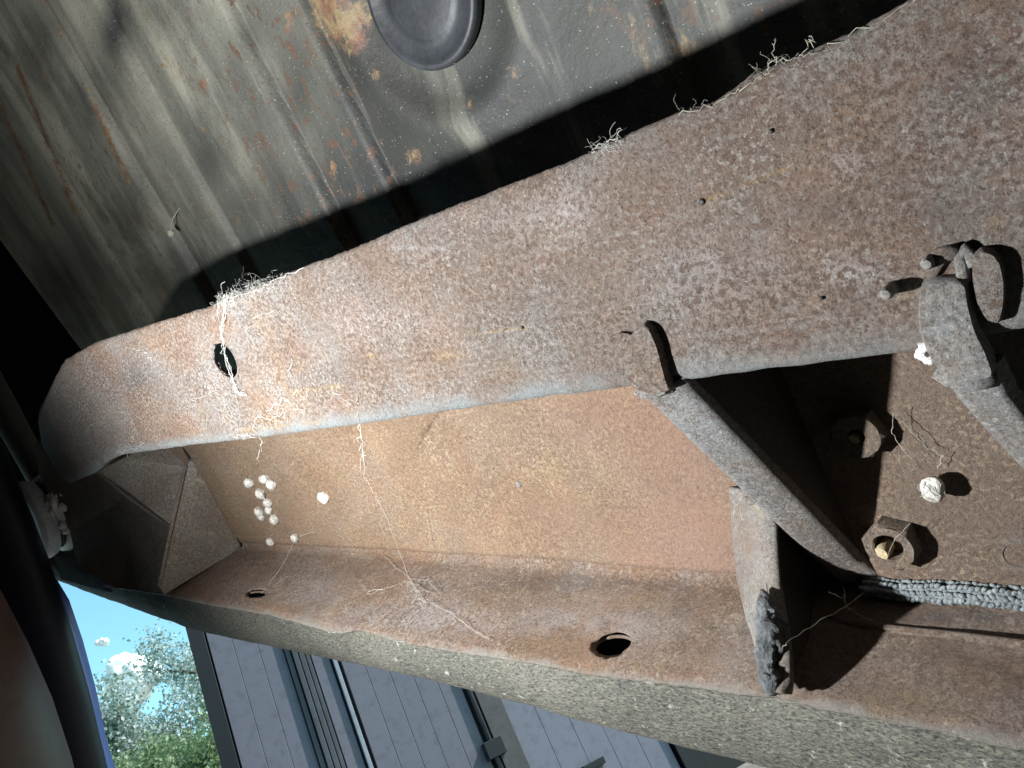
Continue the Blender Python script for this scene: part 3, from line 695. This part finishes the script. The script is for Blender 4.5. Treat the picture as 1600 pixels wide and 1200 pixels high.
# rounded extrusion following the right outline
def pil_fn(u, t):
    k_ = u*(len(right)-1); i = min(int(k_), len(right)-2); a = k_-i
    x = right[i][0]*(1-a)+right[i+1][0]*a; y = right[i][1]*(1-a)+right[i+1][1]*a
    th = t*math.pi*.5
    return atd(x - (1-math.sin(th))*150, y, .93 - .0 + .06*(1-math.sin(th))*0 + .05*(1-math.cos(th)))
vs, fs = grid(60, 12, pil_fn); mk('pillar_skin', vs, fs, M['pillar'], parent=pl, solid=.003, off=0)
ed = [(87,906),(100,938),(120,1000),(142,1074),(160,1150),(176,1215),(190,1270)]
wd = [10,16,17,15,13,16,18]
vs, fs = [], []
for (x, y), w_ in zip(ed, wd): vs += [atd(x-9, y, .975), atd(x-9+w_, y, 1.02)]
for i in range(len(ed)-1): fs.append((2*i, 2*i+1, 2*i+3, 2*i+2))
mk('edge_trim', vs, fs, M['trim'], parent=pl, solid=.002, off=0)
bpx = [(-60,800),(-14,872),(20,935),(62,1015),(98,1098),(128,1190),(150,1290)]
pts = []
Rb = .10
for x, y in bpx: pts.append(atd(x-160, y+58, .80))
vs, fs = tube(pts, .086, 40)
thing('rubber_boot', vs, fs, M['brown'], pts[-1], label='smooth brown rounded hose in the bottom left corner of the photo', cat='hose')

# ------------------------------------------------------------------ rope, caps, egg sacs
def rope():
    path = [on(x, y, 'n', NW-.007) for x, y in ((1352,916),(1400,924),(1450,924),(1520,928),(1600,936),(1720,948))]
    L_ = [0]
    for a, b in zip(path, path[1:]): L_.append(L_[-1]+(b-a).length)
    tot = L_[-1]; parts = []; s = 0; k = 0
    def at(s):
        for i in range(len(path)-1):
            if s <= L_[i+1]: return path[i].lerp(path[i+1], (s-L_[i])/(L_[i+1]-L_[i]))
        return path[-1]
    step = .0026
    while s < tot:
        p = at(s); d = (at(min(s+.004, tot))-at(max(s-.004, 0))).normalized()
        for row in range(5):
            th = math.radians(-70 + row*45); q = p + Vector((0, math.sin(th)*.0050, -math.cos(th)*.0045)) + d*(.0013 if row % 2 else 0)
            q += Vector((random.gauss(0,.0002), random.gauss(0,.0003), random.gauss(0,.0003)))
            e = Vector((-.6 if row % 2 else .6, 1, 0)).normalized()
            a, b = q - (d*.0017*(1 if row % 2 else -1)) - Vector((0,.0009,0)), q + (d*.0017*(1 if row % 2 else -1)) + Vector((0,.0009,0))
            parts.append(tube([a, (a*.7+b*.3), (a*.3+b*.7), b], [.0004,.0013,.0013,.0004], 6))
        s += step
    parts.append(tube([at(tot*i/40) for i in range(41)], .0044, 10))
    vs, fs = join(parts)
    thing('braided_rope', vs, fs, M['rope'], path[0], label='frayed grey braided rope lying in the corner under the lit nut', cat='rope')
rope()
def sac(name, px, py, prx, n0, label, group, seed, lift=.0, mat='egg'):
    base = on(px, py, 'n', n0); d = base.dot(Vector((1,0,0)))
    q = ray(px, py); depth = n0/q.dot(Nv); r_ = prx/F*depth
    c = on(px, py, 'n', n0 - r_*.8 - lift)
    vs, fs = ball(c, r_, 36, 26, .20, (1+.12*math.sin(seed*3),1-.1*math.cos(seed*2),.85), seed, 150)
    fz = [(vs, fs)]
    for _ in range(14):
        a = Vector((random.gauss(0,1), random.gauss(0,1), random.gauss(0,1))).normalized(); b = Vector((random.gauss(0,1), random.gauss(0,1), -abs(random.gauss(0,1)))).normalized()
        fz.append(tube([c+a*r_*.96, c+(a+b).normalized()*r_*1.07, c+b*r_*.98], .00016, 3, False))
    vs, fs = join(fz)
    return thing(name, vs, fs, M[mat], Vector((c.x, c.y, n0)), label=label, cat='egg sac', group=group)
EG = [(390,754,9,'white egg sac leftmost of the cluster on the web, apart from the rest'),
      (414,748,9.5,'topmost white egg sac of the cluster near the end gusset'),
      (425,757,9.5,'white egg sac touching the topmost one on its lower right'),
      (408,771,9.5,'white egg sac at the left of the cluster, just under the top pair'),
      (419,785,8.5,'white egg sac in the middle of the cluster between upper and lower groups'),
      (405,799,8.5,'white egg sac at the left of the lower group of the cluster'),
      (421,797,7.5,'small white egg sac tucked in the heart of the lower group'),
      (409,807,7,'small white egg sac under the left one of the lower group'),
      (429,811,8.5,'white egg sac at the lower right corner of the cluster'),
      (423,846,7,'small white egg sac alone below the cluster next to the flange corner'),
      (462,840,8.5,'white egg sac with a thread running down to the small flange hole'),
      (506,777,10.5,'larger white egg sac alone to the right of the cluster')]
for i, (x, y, r_, lb) in enumerate(EG): sac('egg_sac', x, y, r_, NW, lb, 'white egg sacs on the rusty web', i*3.1)
sac('egg_sac', 1457, 764, 19, NW, 'large pale yellow white egg sac above the lit nut at right', 'white egg sacs on the rusty web', 77, .007)

# ------------------------------------------------------------------ cobwebs
def strand(P, wig=.0006, rad=.00022, sub=6):
    "P: rail-space points; adds fine wobble"
    out = []
    for a, b in zip(P, P[1:]):
        for i in range(sub): out.append(a.lerp(b, i/sub) + Vector([random.gauss(0, wig) for _ in range(3)])*(0 if i == 0 else 1))
    out.append(P[-1]); return tube(out, [rad*random.uniform(.35,.7) for _ in out], 4, False)
def pl_(pts, n): return [on(x, y, 'n', n) for x, y in pts]
def clump(c, spread, count, rad=.0002, curl=1.0, ln=.02):
    out = []; rad *= .30; ln *= .55
    for _ in range(int(count*.65)):
        p = c + Vector([random.gauss(0, s) for s in spread]); d = Vector([random.gauss(0,1) for _ in range(3)]).normalized(); P = [p]
        for i in range(7):
            d = (d + Vector([random.gauss(0,.6*curl) for _ in range(3)])).normalized(); P.append(P[-1]+d*ln/7)
        out.append(tube(P, rad, 3, False))
    return out
NF = NP-.003
def web_thing(name, part, web, mat, base, **k):
    root = empty(name, RF @ Matrix.Translation(base), **k); small = []
    for vs, fs in web:
        if len(vs) > 40: mk(part, [v-base for v in vs], fs, mat, parent=root)
        else: small.append((vs, fs))
    if small:
        vs, fs = join(small); mk('fluff', [v-base for v in vs], fs, mat, parent=root, kind='stuff')
web = []
for k_ in range(5): web += [strand([p+Vector((random.gauss(0,.0012),random.gauss(0,.001),0)) for p in pl_([(352,462),(350,490),(346,520),(352,555),(362,590),(370,612),(384,618)], NF)], .0009, .00035)]
web += [strand(pl_([(370,600),(368,620),(372,632)], NF)), strand(pl_([(345,520),(340,470),(352,440)], NF), .001), strand(pl_([(352,468),(400,452),(440,434),(475,418)], NF), .001, .0003),
        strand(pl_([(395,498),(430,484)], NF))]
for (x, y, n_) in ((352,468,80),(365,458,70),(380,452,40),(400,448,60),(420,440,45),(445,432,20),(352,482,40)):
    web += clump(on(x, y+4, 'n', NF), (.006,.0022,.0015), int(n_*1.5), .00024, 1.2, .014)
web += clump(on(375, 444, 'n', NF), (.010,.002,.002), 9, .0002, .6, .03)
vs, fs = join(web); thing('cobweb', vs, fs, M['silk'], on(352,470,'n',NP), label='matted white cobweb hanging from the plate edge down across the oval hole', cat='cobweb', group='cobwebs')

web = []
A = on(563,662,'n',NP+.006); B = on(570,745,'n',.33); Cc = on(600,800,'n',.335); D = onf(640,905,.006); E = onf(660,935,.003)
web += [strand([A, B], .0005, .0004), strand([A, B], .0012, .0003), strand([B, Cc, D, E], .0003, .00028, 8), strand([on(563,662,'n',NP+.004), on(560,690,'n',.31), on(568,720,'n',.32)], .001, .0004)]
for pts in ([(575,925),(600,920),(640,908),(655,935)], [(640,908),(680,930),(672,945)], [(600,870),(640,905)], [(566,915),(575,928),(600,920)], [(655,935),(700,955),(740,985),(765,1000)], [(640,905),(668,905),(690,930)]):
    web.append(strand([onf(x, y, .003) for x, y in pts], .0005, .0002))
for (x, y, c_) in ((640,915,22),(655,935,40),(662,942,30),(648,925,25),(600,920,6)): web += clump(onf(x, y, .004), (.003,.002,.003), c_, .00024, 1, .014)
vs, fs = join(web); thing('cobweb', vs, fs, M['silk'], A, label='long hanging cobweb thread ending in a knotted white tangle over the lower flange', cat='cobweb', group='cobwebs')

web = []
K = on(1322,948,'n',.345)
for P in ([on(1318,915,'n',.372), on(1320,932,'n',.355), K], [K, on(1350,925,'n',.366), on(1365,912,'n',.374)], [K, on(1275,975,'n',.32), on(1228,1005,'n',.293)], [K, onf(1350,965,.006), onf(1378,975,.003)], [on(1228,1005,'n',.293), on(1222,1015,'n',.29)],
          [on(1318,935,'n',.35), on(1295,925,'n',.34)]): web.append(strand(P, .0004, .00042, 5))
web += clump(on(1320,932,'n',.35), (.0006,.0006,.0006), 10, .0003, 1, .004)
vs, fs = join(web); thing('cobweb', vs, fs, M['silkb'], K, label='three armed cobweb strung in the black gap between lower gusset and rope', cat='cobweb', group='cobwebs')

web = [strand([on(x, y, 'n', .372) for x, y in ((1396,645),(1420,668),(1450,702),(1475,712),(1465,732))], .0004, .0004), strand([on(x, y, 'n', .368) for x, y in ((1396,645),(1394,678),(1410,702),(1430,722))], .0004, .00035), strand(pl_([(1385,875),(1400,840),(1422,818)], .362), .0003, .00025)]
web_thing('straw_fibre', 'fibre', web, M['silkb'], on(1450,702,'n',NW), label='pale bent straw fibres sticking out above the large egg sac', cat='fibre')

web = []
for P in ([(175,708),(205,690),(218,655),(215,620)], [(205,690),(214,672),(206,655)], [(365,682),(385,680),(402,652),(420,640),(445,622)], [(402,652),(425,655),(445,645),(450,660)], [(445,622),(470,640),(480,648)], [(196,545),(225,548),(238,565)], [(385,680),(410,690),(405,720)],
          [(455,560),(458,618)], [(555,615),(560,660)], [(225,690),(215,700),(180,708)], [(520,610),(548,632)], [(300,625),(340,610)], [(470,700),(455,730),(455,760)], [(452,860),(440,900),(415,930)]):
    n_ = NF if P[0][1] < 700 else NW-.004
    web.append(strand([on(x, y, 'n', n_) for x, y in P], .0011, .00028, 8))
web.append(strand([on(462,842,'n',NW-.008), onf(440,885,.008), onf(408,928,.003)], .0003, .0003)); web.append(strand([on(468,838,'n',NW-.006), on(520,822,'n',NW-.003), on(580,812,'n',NW-.002)], .0004, .0003))
for (x, y, c_) in ((190,704,26),(200,698,16),(430,645,22),(384,681,16),(216,650,10),(440,640,10)): web += clump(on(x, y, 'n', NF), (.004,.002,.001), c_, .00022, 1, .014)
web_thing('cobweb', 'thread', web, M['silk'], on(385,680,'n',NP), label='scattered thin cobweb threads along the lower left edge of the side plate', cat='cobweb', group='cobwebs')

def edge_tuft(spots, label, mat='silkb', extra=()):
    web = []
    for (x, y, c_, sx) in spots: web += clump(on(x, y, 'n', NP-.001), (sx,.0012,.001), c_, .0002, .8, .014)
    for P in extra: web.append(strand(pl_(P, NP-.001), .0007, .00028, 6))
    vs, fs = join(web); thing('dust_tuft', vs, fs, M[mat], on(spots[0][0], spots[0][1], 'n', NP), label=label, cat='dust tuft', group='dust tufts on the plate edge')
edge_tuft([(938,236,24,.0022),(950,228,44,.0022),(965,223,26,.0022)], 'pale dust tuft in the middle of the upper plate edge', 'silk', ([(925,240),(935,225),(965,215),(968,200)],))
edge_tuft([(1195,114,14,.0022),(1215,106,12,.003),(1240,94,8,.004)], 'wispy dust tuft with looped fibres near the upper right of the plate edge', 'silkb',
          ([(1190,118),(1200,100),(1230,95),(1265,82)], [(1212,102),(1209,70),(1211,60)], [(1256,88),(1262,68),(1268,56),(1272,75)], [(1265,82),(1300,68),(1380,30),(1430,0)], [(1190,118),(1150,145),(1120,160),(1060,180)]))
edge_tuft([(1070,177,9,.003),(1095,167,6,.003)], 'small flat dust tuft on the plate edge between the two larger ones', 'silkb')

# ------------------------------------------------------------------ building, trees, cloud
def wray(px, py): return (M3 @ ray(px, py))
fwd = wray(680, 1150); fwd.z = 0; fwd.normalize()
Bn = Matrix.Rotation(math.radians(12), 3, 'Z') @ fwd; DIST = 6.0
Bx = Vector((Bn.y, -Bn.x, 0))
def wall_x(px, py=1200, off=0):
    d = wray(px, py); t = (DIST+off)/d.dot(Bn); p = CAM + d*t; return p.dot(Bx)
BM = Matrix.Translation(Bn*DIST) @ Matrix((( Bx.x, Bn.x, 0, 0), (Bx.y, Bn.y, 0, 0), (0, 0, 1, 0), (0,0,0,1)))
bd = empty('metal_building', BM, label='grey metal clad building with vertical siding panels in the shade behind the rail', cat='building')
HT = 5.2
x0, x1 = wall_x(352), wall_x(1400)
vs, fs = box((x0, .06, 0), (x1, 5, HT)); mk('wall', vs, fs, M['trimdark'], parent=bd, smooth=False)
def bpart(name, xa, xb, ya, yb, mat, za=0.02, zb=HT-.05, label=None):
    vs, fs = box((xa, ya, za), (xb, yb, zb)); o = mk(name, vs, fs, mat, parent=bd, smooth=False)
    b_ = o.modifiers.new('b', 'BEVEL'); b_.width = .0035; b_.segments = 2
    return o
def panels(pa, pb, n, mat):
    a, b = wall_x(pa), wall_x(pb); w_ = (b-a)/n
    for i in range(n): bpart('siding_panel', a+i*w_+.0006, a+(i+1)*w_-.0006, 0, .055, mat)
panels(378, 500, 3, M['siding'])
panels(590, 772, 5, M['siding'])
panels(828, 1064, 5, M['siding_b'])
for k_, (a, b, y0) in enumerate(((501,510,-.03),(512,521,-.05),(523,532,-.03),(534,541,0))): bpart('door_channel', wall_x(a), wall_x(b), y0, .056, M['channel'])
bpart('flashing', wall_x(543), wall_x(572), .0, .055, M['siding'])
bpart('white_strip', wall_x(576), wall_x(583), -.03, .055, M['white'])
bpart('door_jamb', wall_x(788), wall_x(826), -.04, .055, M['jamb'])
bpart('door_jamb', wall_x(1068), wall_x(1110), -.04, .055, M['trimdark'])
bpart('corner_trim', wall_x(352)-.02, wall_x(375), -.03, .055, M['trimdark'])
cx = wall_x(781)
vs, fs = tube([Vector((cx, -.03, 0.02)), Vector((cx, -.03, 2.5)), Vector((cx,-.03, HT-.2))], .018, 10); mk('conduit', vs, fs, M['channel'], parent=bd)
d = wray(776, 1168); t = DIST/d.dot(Bn); zb = (CAM+d*t).z
bpart('junction_box', cx-.07, cx+.07, -.10, -.012, M['trimdark'], zb-.06, zb+.06)
d = wray(925, 1195); zb = (CAM+d*(DIST/d.dot(Bn))).z; bpart('door_hasp', wall_x(905,1195), wall_x(945,1195), -.05, -.001, M['trimdark'], zb-.03, zb+.02)
vs, fs = box((x0-.1, -.3, HT), (x1, 5.2, HT+.12)); mk('roof', vs, fs, M['siding'], parent=bd, smooth=False)

def tree(px, dist, height, spread, seed, lab, n=9000, ls=.12, mat='leaf', low=.28):
    rnd = random.Random(seed)
    d = wray(px, 1150); d.z = 0; d.normalize(); base = d*dist
    root = empty('broadleaf_tree', Matrix.Translation(base), label=lab, cat='tree', group='trees beyond the building')
    br = []; tips = []
    trunk = [Vector((rnd.gauss(0,.08)*i, rnd.gauss(0,.08)*i, height*.8*i/6)) for i in range(7)]
    br.append(tube(trunk, [height*.028*(1-.12*i) for i in range(7)], 10))
    for i in range(34):
        k_ = rnd.uniform(.25, 1); j = k_*6; a = trunk[int(min(j,5))].lerp(trunk[int(min(j,5))+1], j-int(min(j,5)))
        th = rnd.uniform(0, 2*math.pi); ln = spread*rnd.uniform(.5, 1.0)*(1.15-.55*k_)
        e = a + Vector((math.cos(th)*ln, math.sin(th)*ln, ln*rnd.uniform(.35,.9))); m_ = a.lerp(e, .5)+Vector((0,0,.1*ln))
        br.append(tube([a, m_, e], [height*.010, height*.006, height*.002], 6)); tips += [e, m_, m_.lerp(e, .5)]
        for q in range(3):
            e2 = m_.lerp(e, rnd.random()) + Vector([rnd.gauss(0, .25*ln) for _ in range(3)]); br.append(tube([m_.lerp(e,.4), e2], [height*.003, height*.001], 4)); tips.append(e2)
    vs, fs = join(br); mk('trunk', vs, fs, M['bark'], parent=root)
    vs, fs = [], []
    tips = [t_ for t_ in tips if t_.z > height*low]
    for i in range(n):
        t_ = rnd.choice(tips); c = t_ + Vector([rnd.gauss(0, spread*.085) for _ in range(3)])
        a = Vector([rnd.gauss(0,1) for _ in range(3)]).normalized(); b = a.orthogonal().normalized(); s = ls*rnd.uniform(.6, 1.3)
        k_ = len(vs); vs += [c-a*s*.5, c+b*s*.28, c+a*s*.5+a.cross(b)*s*.1, c-b*s*.28]; fs.append((k_, k_+1, k_+2, k_+3))
    mk('crown', vs, fs, M[mat], parent=root, smooth=False)
tree(150, 19, 5.5, 2.3, 3, 'pale broadleaf tree nearest the dark pillar, its top below the open sky', 52000, .10, 'leafb')
tree(232, 17, 4.1, 2.0, 5, 'greener broadleaf tree in the middle under the white cloud', 60000, .09, 'leaf')
tree(330, 19, 6.4, 2.6, 11, 'taller thin crowned tree partly hidden by the black corner of the building', 52000, .10, 'leafb')
tree(275, 15, 3.3, 1.9, 17, 'low dense green tree in front against the building corner', 50000, .09, 'leaf')

def cloud(px, py, w_, h_, seed, lab, k_=9):
    D_ = 900; rnd = random.Random(seed); parts = []
    c = CAM + wray(px, py)*D_; up = (M3 @ Vector((0,1,0))); rt = (M3 @ Vector((1,0,0)))
    for i in range(k_):
        u = rnd.gauss(0, .28); v = rnd.uniform(-.4, .4); r_ = h_/F*D_*rnd.uniform(.28,.42)*(1-abs(u)*.5)
        parts.append(ball(rt*u*w_/F*D_ + up*(v*h_/F*D_*.6), r_, 28, 20, .25, (1,1,1), seed+i, 1.6/r_*1.0))
    m = bpy.data.materials.get('cloud')
    if m is None:
        n_ = NT('cloud'); n_.fin((.95,.95,.96), 1, None, 0, 0); lw = n_.t.nodes.new('ShaderNodeLayerWeight'); lw.inputs[0].default_value = .35
        tr = n_.t.nodes.new('ShaderNodeBsdfTransparent'); ms = n_.t.nodes.new('ShaderNodeMixShader')
        n_.link(n_.ramp(lw.outputs['Facing'], [(.25, 0), (.9, 1)]), ms.inputs[0]); n_.link(n_.b.outputs[0], ms.inputs[1]); n_.link(tr.outputs[0], ms.inputs[2]); n_.link(ms.outputs[0], n_.out.inputs[0]); m = n_.m
    vs, fs = join(parts); o = mk('cloud', vs, fs, m, mw=Matrix.Translation(c), label=lab, cat='cloud')
cloud(205, 1062, 75, 70, 4, 'bright white puffy cloud rising just above the tree tops', 12)
cloud(162, 1002, 34, 14, 9, 'small faint wisp of cloud high in the blue gap', 5)
